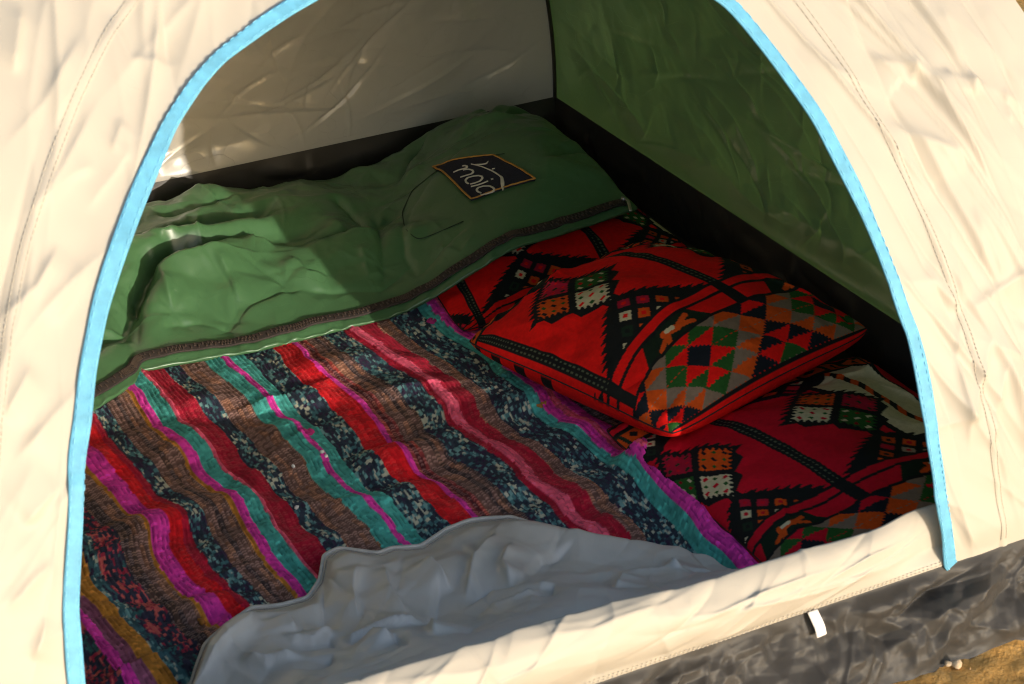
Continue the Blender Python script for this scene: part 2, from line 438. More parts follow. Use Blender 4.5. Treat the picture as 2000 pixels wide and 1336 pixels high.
# back panel, side panels
def wall_disp(a, b, s, amp=1.0):
    h = .012 * fbm(a * 2.5, b * 2.5, s, 3)
    h = h + .0080 * crumple(a, b, 6, s + 11, .3) + .0034 * crumple(a, b, 14, s + 12, .3) + creases(a, b, 110, s, (a.min(), a.max(), b.min(), b.min() + .6), .13, .0035, .0070, (-25, 60)) \
        + creases(a, b, 50, s + 1, (a.min(), a.max(), b.min(), b.min() + .6), .07, .003, .0065, (60, 150))
    return amp * h
nz_, nx_ = 210, 640
zz = (HB + (HT - HB) * np.linspace(0, 1, nz_) ** 1.5)[:, None] + np.zeros((1, nx_)); q = np.linspace(-1, 1, nx_)[None, :] + np.zeros((nz_, 1))
xx = -1 + hx_back(zz) * q
edge = (1 - q ** 8) * sstep(0, .06, zz - HB) * (1 - sstep(HT - .1, HT, zz))
yy = yback(zz) + (wall_disp(xx, zz, 40) + .02 * (1 - q ** 2)) * edge
grid('back_panel', np.stack([xx, yy, zz], -1), M['beige_in'], tent)
for sgn, nm in ((1, 'side_panel'), (-1, 'side_panel')):
    ny_ = 560 if sgn > 0 else 160
    zz = (HB + (HT - HB) * np.linspace(0, 1, nz_) ** 1.5)[:, None] + np.zeros((1, ny_)); q = np.linspace(0, 1, ny_)[None, :] + np.zeros((nz_, 1))
    xb = hx_back(zz); xf = hx_front(zz)
    xx = -1 + sgn * (xf + (xb - xf) * q); yy = yfront(zz) + (yback(zz) - yfront(zz)) * q
    edge = (1 - (2 * q - 1) ** 8) * sstep(0, .06, zz - HB) * (1 - sstep(HT - .1, HT, zz))
    xx = xx + sgn * (wall_disp(yy, zz, 60 + sgn) + .03 * (1 - (2 * q - 1) ** 2)) * edge
    grid(nm, np.stack([xx, yy, zz], -1), M['green_in'], tent)
# dark seam cord in the back corner
for sgn in (1, -1):
    z_ = np.linspace(HB, HT - .02, 60)
    pc = np.stack([-1 + sgn * (hx_back(z_) - .004), yback(z_) - .004, z_], 1)
    V, Fc = sweep(pc, (0, -1, .3), roundsec(.007, .006, 2)); mesh_from('corner_seam', V, Fc, M['black'], tent)

# groundsheet: floor and its upturned black walls
nx_, ny_ = 120, 110
X, Y = np.meshgrid(np.linspace(-2.0, 0.0, nx_), np.linspace(-D, 0, ny_))
Z = .002 + .003 * np.abs(fbm(X * 7, Y * 7, 77, 3))
grid('groundsheet', np.stack([X, Y, Z], -1), M['black'], tent)
def band(name, f, n_, s):
    q = np.linspace(0, 1, n_)[None, :] + np.zeros((30, 1)); v_ = np.linspace(0, 1, 30)[:, None] + np.zeros((1, n_))
    a = q * 2
    h = .010 * fbm(a * 4, v_ * 1.2, s, 3) * np.sin(math.pi * v_) + creases(a, v_ * HB, 60, s, (0, 2, 0, HB), .05, .006, .006, (0, 180)) * np.sin(math.pi * v_)
    dip = .006 * vnoise(a * 5, 0 * a, s + 3) * v_
    grid(name, f(q, v_ * HB, h, dip), M['black'], tent)
band('groundsheet_wall', lambda q, z, h, dip: np.stack([-2 + 2 * q, -.012 * (1 - z / HB) - np.abs(h) - .001, z + .002 + dip * 0], -1), 300, 1)
band('groundsheet_wall', lambda q, z, h, dip: np.stack([-.012 * (1 - z / HB) - np.abs(h) - .001, -D + D * q, z + .002], -1), 300, 2)
band('groundsheet_wall', lambda q, z, h, dip: np.stack([-2 + .012 * (1 - z / HB) + np.abs(h), -D + D * q, z + .002], -1), 200, 3)

# outer skirt below the front panel, crumpled
ns, nv = 720, 90
q = np.linspace(0, 1, ns)[None, :] + np.zeros((nv, 1)); v_ = np.linspace(0, 1, nv)[:, None] + np.zeros((1, ns))
x_ = -2.02 + 2.06 * q; s_ = v_ * .17
h = .036 * crumple(x_, s_, 14, 3, .30) + .006 * fbm(x_ * 4, s_ * 5, 9, 2) + .008 * crumple(x_, s_, 21, 5, .3) + creases(x_, s_, 4, 12, (-1.2, .05, 0, .17), .12, .004, .010, (0, 180)) \
    + creases(x_, s_, 8, 13, (-1.2, .05, 0, .17), .09, .003, .010, (60, 120))
h = (h * .75 + .010) * sstep(0, .22, v_) * (1 - .75 * sstep(.8, 1, v_))
yy = -D - .070 * v_ ** 1.2 - h * .85; zz = HB - (HB + .012) * v_ + h * .5
grid('groundsheet_skirt', np.stack([x_, yy, zz], -1), M['skirt'], tent, flip=True)

# sill: the strip of front panel left below the opening, its top edge slumped over
CREST = .232
xr0, xr1 = -1.66, -.380
ns, nv = 520, 70
q = np.linspace(0, 1, ns)[None, :] + np.zeros((nv, 1)); v_ = np.linspace(0, 1, nv)[:, None] + np.zeros((1, ns))
x_ = xr0 + (xr1 - xr0) * q
crest = CREST + .006 * vnoise(x_ * 3, 0 * x_, 3) - .045 * sstep(.40, 1, q)
sv = v_ * 1.35                                            # v up to 1 climbs to the crest, beyond it turns inward and down
zz = np.where(sv < 1, HB + (crest - HB) * (1 - (1 - np.minimum(sv, 1)) ** 1.35), crest - .09 * np.clip(sv - 1, 0, 1) ** 1.3 * 3)
sag = .045 * np.sin(math.pi * np.clip(q, 0, 1)) * (1 - sstep(.8, 1, q))      # the strip bellies out in the middle
yy = np.where(sv < 1, -D - sag * np.sin(np.minimum(sv, 1) * math.pi * .8) * .8 + .028 * np.minimum(sv, 1) ** 3, -D - sag * .47 + .028 + .075 * np.clip(sv - 1, 0, 1) ** .8)
h = creases(x_, sv * .13, 50, 5, (xr0, xr1, 0, .17), .14, .006, .008, (-8, 35)) + creases(x_, sv * .13, 26, 6, (xr0, xr1, 0, .17), .07, .007, .006, (40, 140)) \
    + .006 * fbm(x_ * 6, sv * 1.2, 14, 3)
h = (h * .8 + .004 * crumple(x_, sv * .13, 8, 5)) * sstep(0, .12, v_) * (1 - .4 * sstep(.6, .74, v_)) * (1 - sstep(.9, 1.0, q)) * sstep(0, .03, q)
yy = yy - h * np.cos(np.minimum(sv, 1.2) * math.pi / 2); zz = zz + h * np.sin(np.minimum(sv, 1.2) * math.pi / 2) * .9
yy = yy + .016 * sstep(.90, .975, q) * sstep(.02, .2, v_)
SILL = np.stack([x_, yy, zz], -1)
grid('door_sill', SILL, M['beige'], tent)
lst = []
for off in (2, 4):
    for k in range(3, ns - 4, 3):
        pp = SILL[off, k:k + 2] + np.array([0, -.0022, .0])
        lst.append(sweep(pp, (0, -1, .2), roundsec(.0015, .0011, 1)))
V, Fc = joined(lst); tag(mesh_from('stitching', V, Fc, M['stitch'], tent, smooth=False), kind='stuff')

# door flap: dropped inwards over the sill, lying crumpled on the rug
flap_px = [(330, 1440), (352, 1390), (375, 1336), (400, 1268), (440, 1225), (490, 1185), (545, 1178), (600, 1163), (624, 1130), (632, 1085), (660, 1071), (705, 1078), (738, 1081), (765, 1068), (820, 1062), (870, 1032), (915, 1016), (1000, 1010), (1045, 1022), (1120, 1042), (1200, 1060), (1300, 1074), (1370, 1090), (1418, 1118)]
fo = np.array([onz(x, y, .045) for x, y in flap_px]); fo = smooth_poly(fo, 420, 3)
fo[:, 2] = .040
ct = np.stack([np.linspace(-1.60, -.60, 420), np.full(420, -D + .035), np.full(420, CREST - .03)], 1)
ct[:, 2] -= .050 * sstep(.35, 1, np.linspace(0, 1, 420)); ct[:, 1] += .02 * sstep(.6, 1, np.linspace(0, 1, 420))
ct[:, 1] -= .03 * np.sin(np.linspace(0, 1, 420) * math.pi)
nv = 120; v_ = np.linspace(0, 1, nv)[:, None]
xx = ct[None, :, 0] * (1 - v_) + fo[None, :, 0] * v_; yy = ct[None, :, 1] * (1 - v_ ** .9) + fo[None, :, 1] * v_ ** .9
zz = (ct[None, :, 2] - .055) * (1 - sstep(-.1, .70, v_ + 0 * xx)) ** 1.2 + .066 - .020 * sstep(.85, 1, v_) + 0 * xx
flap_folds = [[(630, 1095), (630, 1160), (628, 1235)], [(504, 1180), (490, 1223), (437, 1265), (370, 1340)], [(539, 1230), (574, 1246), (612, 1247), (640, 1230), (658, 1215)], [(640, 1230), (650, 1270)], [(658, 1240), (686, 1254), (717, 1247), (805, 1237), (845, 1230)],
              [(749, 1079), (763, 1146), (800, 1200)], [(861, 1110), (850, 1177), (838, 1250)], [(822, 1070), (857, 1107), (885, 1140)], [(975, 1022), (924, 1090), (908, 1165)], [(770, 1275), (798, 1335)], [(840, 1235), (850, 1310)], [(721, 1254), (738, 1272), (775, 1290)],
              [(1133, 1042), (1056, 1087), (1015, 1155)], [(1190, 1113), (1297, 1130), (1360, 1138)], [(1217, 1130), (1200, 1180)], [(1080, 1170), (1080, 1225)], [(1318, 1080), (1301, 1126), (1330, 1138)], [(700, 1085), (690, 1140), (700, 1200)], [(900, 1180), (960, 1150), (1040, 1160)], [(560, 1190), (580, 1230)], [(460, 1290), (520, 1300), (600, 1290)], [(650, 1290), (640, 1340)], [(1000, 1060), (980, 1110), (1000, 1160)], [(930, 1200), (1000, 1205), (1060, 1190)]]
h = .012 * crumple(xx, yy, 7, 71, .3) + .003 * crumple(xx, yy, 19, 76, .3)
for k_, fp in enumerate(flap_folds):
    fl = [tuple(onz(x, y, .08)[:2]) for x, y in fp]
    h = h + (.017 if k_ % 3 else -.014) * fold_lines(xx, yy, fl, .004, .030, 1 if k_ % 2 else -1)
h = h + .006 * fbm(xx * 5, yy * 5, 73, 2) + creases(xx, yy, 40, 74, (-1.5, -.6, -1.75, -1.2), .09, .004, .004, (30, 120)) \
    + creases(xx, yy, 24, 75, (-1.5, -.6, -1.75, -1.2), .06, .004, .003, (-40, 60))
tip = np.stack([0 * xx, 0 * xx], 0)
h = h * sstep(0, .25, v_) * (.5 + .5 * (1 - sstep(.85, 1, v_)))
zz = .040 + np.logaddexp(0, (zz + h - .040) / .008) * .008 - .0055 * sstep(.9, 1, v_)
endm = sstep(.0, .04, np.linspace(0, 1, 420))[None, :]
FL = np.stack([xx, yy, zz], -1)
flap = grid('door_flap', FL, M['flap'], tent, flip=False)
V, Fc = sweep(smooth_poly(FL[-1], 420, 2), (0, 0, 1), roundsec(.0055, .0045, 2)); mesh_from('piping', V, Fc, plain('flap_binding_pale', (.55, .54, .52), .6), flap)
V, Fc = sweep(FL[-5] + np.array([0, 0, .002]), (0, 0, 1), roundsec(.0016, .0014, 1)); mesh_from('seam', V, Fc, plain('flap_seam_grey', (.3, .29, .28), .8), flap)

# little white tag sewn under the sill
tp = onz(1565, 1186, .105); tp[1] = -D - .008
pts = np.array([[tp[0], tp[1] + .002, .114], [tp[0], tp[1] - .008, .106], [tp[0] + .002, tp[1] - .015, .096], [tp[0] + .003, tp[1] - .019, .084]])
V, Fc = sweep(smooth_poly(pts, 12, 1), (0, -1, .4), roundsec(.017, .0025, 2)); mesh_from('label_tag', V, Fc, M['white'], tent)

# ------------------------------------------------------------------ striped rag rug
rnd = random.Random(5)
C_ = dict(red=(.60, .010, .016), dred=(.36, .008, .030), mag=(.66, .04, .34), sal=(.75, .10, .18), teal=(.065, .35, .31), navy=(.025, .035, .055), brown=(.175, .095, .078),
          rb=(.26, .045, .045), must=(.46, .19, .03), mauve=(.27, .085, .15), floral=(.035, .035, .06), grey=(.17, .13, .13), tnav=(.04, .10, .12))
stripes = [(-2.1, 'brown'), (-1.75, 'navy'), (-1.70, 'red'), (-1.66, 'teal'), (-1.63, 'brown'), (-1.545, 'floral'), (-1.493, 'mag'), (-1.475, 'mauve'), (-1.455, 'must'), (-1.428, 'tnav'), (-1.41, 'floral'),
           (-1.37, 'brown'), (-1.327, 'must'), (-1.321, 'mag'), (-1.291, 'red'), (-1.268, 'dred'), (-1.254, 'navy'), (-1.225, 'brown'), (-1.181, 'must'), (-1.174, 'mag'), (-1.157, 'teal'),
           (-1.131, 'sal'), (-1.125, 'dred'), (-1.087, 'navy'), (-1.056, 'brown'), (-1.011, 'teal'), (-.983, 'mag'), (-.971, 'teal'), (-.945, 'navy'), (-.899, 'red'), (-.862, 'mag'), (-.850, 'rb'),
           (-.829, 'brown'), (-.791, 'navy'), (-.748, 'dred'), (-.738, 'sal'), (-.716, 'dred'), (-.684, 'brown'), (-.656, 'navy'), (-.601, 'teal'), (-.583, 'mag'), (-.566, 'sal'), (-.552, 'mag'), (-.53, 'grey'), (-.44, 'teal')]
sx = np.array([s[0] for s in stripes]); sn = [s[1] for s in stripes]
nu, nvv = 620, 540
u = np.linspace(-1.92, -.42, nu)[None, :] + np.zeros((nvv, 1)); y0 = np.linspace(-1.60, -.25, nvv)[:, None] + np.zeros((1, nu))
us = u + .0035 * vnoise(u * 14, y0 * 9, 2) + .0012 * vnoise(u * 60, y0 * 60, 3)          # the dye line, slightly ragged
fold = 1 - sstep(-1.30, -1.17, y0)
us = np.where((fold > .5) & (us > -.601) & (us < -.44), np.where(us < -.575, -.59, np.where(us < -.535, -.57, -.43)), us) if False else us
idx = np.clip(np.searchsorted(sx, us.ravel(), side='right') - 1, 0, len(sx) - 1).reshape(us.shape)
col = np.zeros(us.shape + (3,)); names = np.array(sn)[idx]
rid = fold > .5
names = np.where(rid & (us > -.601) & (us <= -.578), 'teal', np.where(rid & (us > -.578) & (us <= -.535), 'mag', np.where(rid & (us > -.535) & (us < -.48), 'teal', names)))
RIB = .0078
rib_i = np.floor(us / RIB); tick = np.floor(y0 / .0058 + .5 * (rib_i % 2))
rj = hash2(rib_i, tick, 1); rk = hash2(rib_i, np.floor(y0 / .03 + 7 * hash2(rib_i, 0 * rib_i, 3)), 2); rl = hash2(np.floor(us / .0035), np.floor(y0 / .0075), 5)
fr = us / RIB - rib_i; ft = y0 / .0058 + .5 * (rib_i % 2) - tick
for nme, c in C_.items():
    m = names == nme
    if not m.any(): continue
    c = np.array(c); cc = np.repeat(c[None, :], m.sum(), 0)
    a, b, fl_ = rj[m], rk[m], rl[m]; dash = (ft[m] < .34) & (np.abs(fr[m] - .5) < .42)
    cc *= (.78 + .44 * a)[:, None] * (.82 + .36 * b)[:, None]
    if nme in ('brown', 'grey', 'rb'):
        dark = (hash2(rib_i, 0 * rib_i, 9)[m] > .62); cc[dark] *= (.38, .48, .6)
        cc[~dash] *= .82; cc[dash] = cc[dash] * 1.25 + np.array((.13, .085, .075))
        warm = b > .72; cc[warm] *= (1.25, 1.08, .85)
    if nme in ('navy', 'tnav'):
        big = vnoise(us[m] * 70, y0[m] * 26, 44); sp = fl_ + .25 * big
        cc[sp > .66] = (.06, .16, .18); cc[sp > .82] = (.16, .32, .32); cc[sp > .95] = (.46, .46, .36); cc[sp < .12] = (.035, .02, .05)
    if nme == 'floral':
        big = vnoise(us[m] * 42, y0[m] * 24, 45); sp = fl_ * .5 + .5 * (big + 1) / 2
        cc[sp > .60] = (.36, .03, .06); cc[sp > .70] = (.55, .11, .10); cc[sp < .22] = (.04, .13, .13)
    if nme in ('dred', 'red'):
        st = dash & (hash2(np.floor(us / .02), np.floor(y0 / .09), 12)[m] > .6); cc[st] = cc[st] + np.array((.07, .025, .022))
    if nme in ('teal', 'mag', 'sal', 'must', 'mauve'):
        ln = np.abs(fr[m] - .5) > .44; cc[ln] *= .62
        cc[a > .93] *= 1.35
    col[m] = cc * 1.3
# relief: ribs along the stripes, stitches across them, then the lie of the cloth
rel = .0032 * np.sqrt(np.clip(1 - (2 * fr - 1) ** 2, 0, 1)) + .0009 * (ft < .5) + .0006 * rj
thick = np.interp(us.ravel(), sx + .005, [{'red': .006, 'mag': .007, 'sal': .008, 'teal': .003, 'must': .004, 'dred': .003}.get(n_, 0) for n_ in sn]).reshape(us.shape)
wave = .014 * fbm(u * 5, y0 * 9, 31, 2) + .008 * vnoise(u * 13, y0 * 17, 37) + creases(u, y0, 26, 91, (-1.6, -.6, -1.5, -.5), .16, .016, .012, (-35, 35))
wave = np.maximum(wave, -.006) * (1 - .8 * sstep(-.70, -.58, y0)) * (1 - .65 * (1 - sstep(-1.42, -1.30, y0)) * sstep(-1.4, -1.25, u))
fold = 1 - sstep(-1.30, -1.17, y0)                                    # nearer the door the right edge is bunched into a ridge
zz = .012 + rel + thick + wave
lat = .011 * vnoise(u * 3, y0 * 8, 51) + .0055 * vnoise(u * 7, y0 * 17, 52)
xx = u + lat; yy = y0 + .004 * vnoise(u * 9, y0 * 6, 53)
ku = [-.66, -.612, -.598, -.588, -.578, -.566, -.552, -.538, -.520, -.500, -.42]
xr = np.interp(u, ku, [-.66, -.612, -.600, -.594, -.588, -.578, -.566, -.556, -.548, -.556, -.575])
zr = np.interp(u, ku, [.012, .014, .022, .036, .050, .060, .062, .052, .030, .008, .006]) * (.75 + .25 * sstep(-1.5, -1.3, y0) + .12 * vnoise(y0 * 12, 0 * y0, 5))
mask = sstep(-.69, -.655, u) * fold
xx = xx * (1 - mask) + (xr + lat) * mask; zz = zz * (1 - mask) + (np.maximum(zr, .008) + rel + .5 * wave) * mask
bul = np.exp(-((y0 + 1.215) / .03) ** 2) * sstep(-.62, -.56, u) * (1 - sstep(-.5, -.46, u)) * .030
zz = np.maximum(zz + bul, .006)
colr = grid('rag_rug', np.stack([xx, yy, zz], -1), M['rug'], None, col)
tag(colr, 'wavy striped rag rug in magenta, teal, red and brown on the tent floor', 'rug')
RUGP = np.stack([xx, yy, zz], -1)
def rug_z(x, y):
    d = (RUGP[::4, ::4, 0] - x) ** 2 + (RUGP[::4, ::4, 1] - y) ** 2
    return RUGP[::4, ::4, 2].ravel()[d.argmin()]
def blob(c, r, seed, squash=.7, sub=2):
    bm = bmesh.new(); bmesh.ops.create_icosphere(bm, subdivisions=sub, radius=r); rn = random.Random(seed)
    for v in bm.verts:
        k = 1 + .35 * math.sin(v.co.x * 3 / r + seed) * math.cos(v.co.y * 2.5 / r + 2 * seed) + rn.uniform(-.1, .1)
        v.co = Vector((v.co.x * k, v.co.y * k * rn.uniform(.95, 1.05), v.co.z * k * squash)) + Vector(c)
    V = [v.co.copy() for v in bm.verts]; bm.verts.index_update(); Fc = [tuple(v.index for v in f.verts) for f in bm.faces]; bm.free()
    return V, Fc
# loose yarn knots on the rug (parts of it) and a few foam crumbs lying on it
def knot(px, py, r, c, k):
    p = onz(px, py, .02); lst = []
    rn = random.Random(k)
    for q in range(4):
        lst.append(blob((p[0] + rn.uniform(-r, r), p[1] + rn.uniform(-r, r), rug_z(p[0], p[1]) + r * .4), r * rn.uniform(.5, .8), k + q, .8))
    V, Fc = joined(lst); mesh_from('yarn_knot', V, Fc, c, colr)
mk = plain('yarn_magenta', (.5, .03, .2), .95, bump=.6, bscale=500); mt = plain('yarn_teal', (.06, .3, .28), .95, bump=.6, bscale=500); mo = plain('yarn_orange', (.5, .2, .04), .95, bump=.6, bscale=500)
knot(608, 852, .010, mk, 1); knot(992, 738, .007, mt, 2); knot(848, 628, .008, mk, 3); knot(397, 1205, .007, mo, 4); knot(1060, 790, .006, mo, 5)
for k, (px, py, lb) in enumerate([(630, 893, 'white foam crumb in a pair on the teal stripe, left one'), (637, 895, 'white foam crumb in a pair on the teal stripe, right one'), (573, 915, 'single white foam crumb on the brown stripe left of the crumb pair'), (579, 995, 'single white foam crumb on the dark stripe nearest the door flap')]):
    p = onz(px, py, .02); V, Fc = blob((p[0], p[1], rug_z(p[0], p[1]) + .003), .0042, k + 3, .8, 1)
    tag(mesh_from('foam_crumb', V, Fc, M['crumb'], None), lb, 'crumb', 'foam crumbs on the rug')

# ------------------------------------------------------------------ printed cushions
RED = np.array((.85, .008, .006)); BLK = np.array((.010, .012, .012)); DGR = np.array((.012, .03, .016)); GRN = np.array((.022, .10, .018)); ORG = np.array((.68, .085, .008))
CRM = np.array((.62, .54, .33)); GRY = np.array((.23, .165, .115)); NVY = np.array((.010, .014, .02)); PNK = np.array((.50, .012, .04))
def frac(x): return x - np.floor(x)
def tri(x): return np.abs(frac(x) * 2 - 1)
def kilim(a, b, red=RED, crimson=PNK, swap=False):
    sh = a.shape; out = np.repeat(red[None, :], a.size, 0).reshape(sh + (3,)).copy()
    k = np.round(b / .27); bl = b - .27 * k
    def put(m, c): out[m] = c
    # cream stripe with its barber pole line
    cm = (b > .305) & (b < .43); put(cm, CRM)
    put((np.abs(b - .302) < .006) | (np.abs(b - .434) < .006), BLK)
    bp = np.abs(b - .367) < .0085
    put(bp & (frac((a + b) / .036) < .5), ORG); put(bp & (frac((a + b) / .036) >= .5), BLK)
    # dotted black bands
    bd = np.abs(np.abs(bl) - .135) < .0105
    bd &= b < .3
    put(bd, BLK)
    dl = np.minimum(np.abs(np.abs(np.abs(bl) - .135) - .0045), 1)
    put(bd & (dl < .0013) & (frac(a / .0085) < .5), np.array((.10, .12, .07)))
    # black saw-edged chain
    w_ = np.where(np.abs(a) < .088, .097 - np.abs(a), np.clip((np.abs(a) - .072) * 1.4, .012, .120))
    saw = .017 * (frac((np.abs(bl) * .5 + a) / .0165) - .5)
    arc = .165 + .9 * np.clip(-b - .06, 0, 1) ** 1.6
    ch = (np.abs(bl) < w_ + saw) & (b < .41)
    put(ch, BLK)
    # two by two block of lozenges
    p = a + bl; q = a - bl; hp = np.abs(p) - .0425; hq = np.abs(q) - .0425
    zig = .0050 * (tri(p / .0135) + tri(q / .0135) - 1)
    cell = (np.abs(hp) < .0345 + zig) & (np.abs(hq) < .0345 + zig)
    pal = {0: (CRM, crimson, GRN, ORG), 1: (GRN, ORG, crimson, CRM)}
    if swap: pal = {0: (CRM, crimson, ORG, GRN), 1: (GRN, ORG, crimson, CRM)}
    order = [(p > 0) & (q > 0), (p < 0) & (q < 0), (p > 0) & (q < 0), (p < 0) & (q > 0)]
    dots = {id(CRM): (red, GRN), id(GRN): (CRM, red * .5), id(ORG): (BLK, GRN), id(crimson): (DGR, red)}
    for kk in (0, 1):
        for o_, c in zip(order, pal[kk]):
            m = cell & o_ & ((k % 2) == kk); put(m, c)
            d1, d2 = dots.get(id(c), (BLK, BLK))
            gp = frac((hp + .034) / .0227) - .5; gq = frac((hq + .034) / .0227) - .5
            gi = np.floor((hp + .034) / .0227) + np.floor((hq + .034) / .0227)
            sl = np.abs(gp - gq) * .7; sw = np.abs(gp + gq) * .7
            dm = m & (sl < .30) & (sw < .16)
            put(dm & (gi % 2 == 0), d1); put(dm & (gi % 2 == 1) & (sl < .2), d2)
    # little star squares in the triangles
    tr = ch & (np.abs(a) > .088) & (np.abs(a) < .30)
    pp = (np.abs(a) - .106 + bl) / .040; qq = (np.abs(a) - .106 - bl) / .040
    ip = np.round(pp); iq = np.round(qq); fp = (pp - ip) * .040; fq = (qq - iq) * .040
    ok = tr & (ip >= 0) & (iq >= 0)
    star = (np.maximum(np.abs(fp), np.abs(fq)) < .0125) & (np.minimum(np.abs(np.abs(fp) - .0085), 1) + np.minimum(np.abs(fq), np.abs(fp)) * .8 > .0035)
    star |= (np.abs(fp) + np.abs(fq) < .014)
    hh = hash2(ip + 3 * k, iq + 7 * np.sign(a), 6); cen = np.maximum(np.abs(fp), np.abs(fq)) < .0052
    cols = [CRM, ORG, PNK * .9, GRY * 1.6, ORG * .8, DGR]
    for n_, c in enumerate(cols):
        m = ok & star & (np.floor(hh * 5.999) == n_); put(m, c)
    put(ok & cen & (hh < .7), red); put(ok & cen & (hh >= .7), BLK)
    # far border with a row of orange lozenges
    bo = a < -.152; put(bo, DGR); put((a < -.147) & (a > -.156), BLK); put(a < -.206, BLK)
    lz = np.abs(a + .180) + np.abs((frac(b / .055) - .5) * .055) ; m = bo & (np.abs(a + .180) < .020) & (np.abs(frac(b / .055) - .5) * .055 < .022 + .003 * (tri(a / .008) - .5)); put(m, ORG); put(m & (lz < .012), BLK)
    put((a < -.212) & (frac(a / .05) < .6), red)
    # arc line, then the big medallion
    e = a - arc
    put(e > -.006, BLK); put((e > .0) & (e < .015), red); z1 = (e > .021); put(z1, DGR * .7)
    put(z1 & (np.abs(np.abs(bl) - .135) < .085 - (e - .021) * .7) & (e < .052), red)
    put((np.abs(np.abs(bl) - .135) < .0105) & (e > 0) & (e < .052), BLK)
    def seg(ax, ay, bx, by, r):
        px, py = a - arc - ax, bl - ay; vx, vy = bx - ax, by - ay
        t = np.clip((px * vx + py * vy) / (vx * vx + vy * vy), 0, 1); return np.hypot(px - t * vx, py - t * vy) < r
    hand = seg(.033, -.012, .039, .012, .006)
    for (x1, y1) in ((.049, -.034), (.054, -.018), (.030, .038), (.046, .040)): hand |= seg(.038, -.008 if y1 < 0 else .012, x1, y1, .0042)
    put(hand & (e > .022), ORG); put(seg(.032, -.006, .034, .006, .0035) & (e > .022), CRM)
    md = e > .058; put((e > .052) & (e < .058), BLK)
    md &= ~(hand & (e < .07)); 
    ac = .268; c = .054; p = (a - ac) + bl; q = (a - ac) - bl
    zz_ = .055 * (tri(p / .0095) - .5) + .055 * (tri(q / .0095) - .5)
    p = p / c + zz_; q = q / c + zz_; ip = np.round(p); iq = np.round(q)
    rk_ = np.maximum(np.abs(ip), np.abs(iq)).astype(int); out_ = ((p - ip) + (q - iq)) * np.where(a > ac, 1, -1) > 0
    r_in = np.array([NVY, red, GRY, NVY, GRN, ORG, NVY, GRN, ORG]); r_out = np.array([NVY, GRN, ORG, red, GRY, NVY, red, GRY, red])
    rk_ = np.clip(rk_, 0, 8); put(md & out_, r_out[rk_][md & out_]); put(md & ~out_, r_in[rk_][md & ~out_])
    put((a > .348) & (a < .56), BLK); put((a > .354), red)
    return out

def cushion(name, corners, zc, thick, amap, label, n=300, seed=1, tilt=None, sag=None, red=RED, crimson=PNK, low=.9, swap=False):
    """corners: (v-,u-) (v-,u+) (v+,u+) (v+,u-); amap(u,v) -> fabric coordinates"""
    t = np.linspace(-1, 1, n); Uu, Vv = np.meshgrid(t, t)
    g = lambda s: np.sign(s) * (1 - (1 - np.abs(s)) ** 1.28)
    gu, gv = g(Uu), g(Vv)
    pin = .06                                               # edges drawn in between the corners
    gu2 = gu * (1 - pin * (1 - gv ** 2)); gv2 = gv * (1 - pin * (1 - gu ** 2))
    rc_ = 1 - .055 * (gu * gv) ** 6; gu2 = gu2 * rc_; gv2 = gv2 * rc_
    c = np.array(corners, float); fu, fv = (gu2 + 1) / 2, (gv2 + 1) / 2
    XY = (c[0] * ((1 - fu) * (1 - fv))[..., None] + c[1] * (fu * (1 - fv))[..., None] + c[2] * (fu * fv)[..., None] + c[3] * ((1 - fu) * fv)[..., None])
    prof = (np.clip(1 - gu ** 2, 0, 1) * np.clip(1 - gv ** 2, 0, 1)) ** .52
    r = np.maximum(np.abs(gu), np.abs(gv))
    puck = .006 * fbm(XY[..., 0] * 9, XY[..., 1] * 9, seed, 3) + creases(Uu * .25, Vv * .25, 34, seed, (-.25, .25, -.25, .25), .06, .009, .011, (0, 180)) * sstep(.3, .9, r) \
        + .005 * np.sin(Uu * 30 + 3 * vnoise(Vv * 3, Uu * 3, seed)) * sstep(.75, .97, np.abs(gv)) * (1 - sstep(.97, 1, r)) + .005 * np.sin(Vv * 27 + 3 * vnoise(Vv * 3, Uu * 3, seed + 4)) * sstep(.75, .97, np.abs(gu)) * (1 - sstep(.97, 1, r))
    base = zc + (tilt(gu, gv) if tilt is not None else 0)
    zt = base + thick * prof + puck * sstep(0, .25, 1 - r + .02)
    if sag is not None: zt = zt - sag(gu, gv) * prof
    zb = base - thick * low * prof ** .8
    zb = np.maximum(zb, .012)
    a_, b_ = amap(Uu, Vv); col = kilim(a_, b_, red, crimson, swap)
    a2, b2 = amap(Uu, 2.0 * np.sign(Vv) - Vv); colb = kilim(a2 * .9 + .03, b2, red, crimson, swap)
    VT = np.concatenate([XY, zt[..., None]], -1).reshape(-1, 3); VB = np.concatenate([XY, zb[..., None]], -1).reshape(-1, 3)
    ids = np.arange(n * n).reshape(n, n); bid = ids + n * n
    bmk = np.zeros((n, n), bool); bmk[0] = bmk[-1] = True; bmk[:, 0] = bmk[:, -1] = True
    bid[bmk] = ids[bmk]
    q1 = quads(n, n); q2 = bid.ravel()[quads(n, n)][:, ::-1]
    o = empty(name, (float(c[:, 0].mean()), float(c[:, 1].mean()), 0.0), label, 'cushion'); o['group'] = 'kilim print cushions'
    mesh_from('cover', np.r_[VT, VB], np.r_[q1, q2].astype(np.int32), M['print'], o, np.r_[col.reshape(-1, 3), colb.reshape(-1, 3)])
    ring = np.r_[VT.reshape(n, n, 3)[0, :-1], VT.reshape(n, n, 3)[:-1, -1], VT.reshape(n, n, 3)[-1, :0:-1], VT.reshape(n, n, 3)[::-1, 0]][::2]
    V, Fc = sweep(ring, (0, 0, 1), roundsec(.0025, .0025, 1)); mesh_from('edge_seam', V, Fc, plain('cushion_seam_dark', (.03, .01, .01), .9), o)
    return o

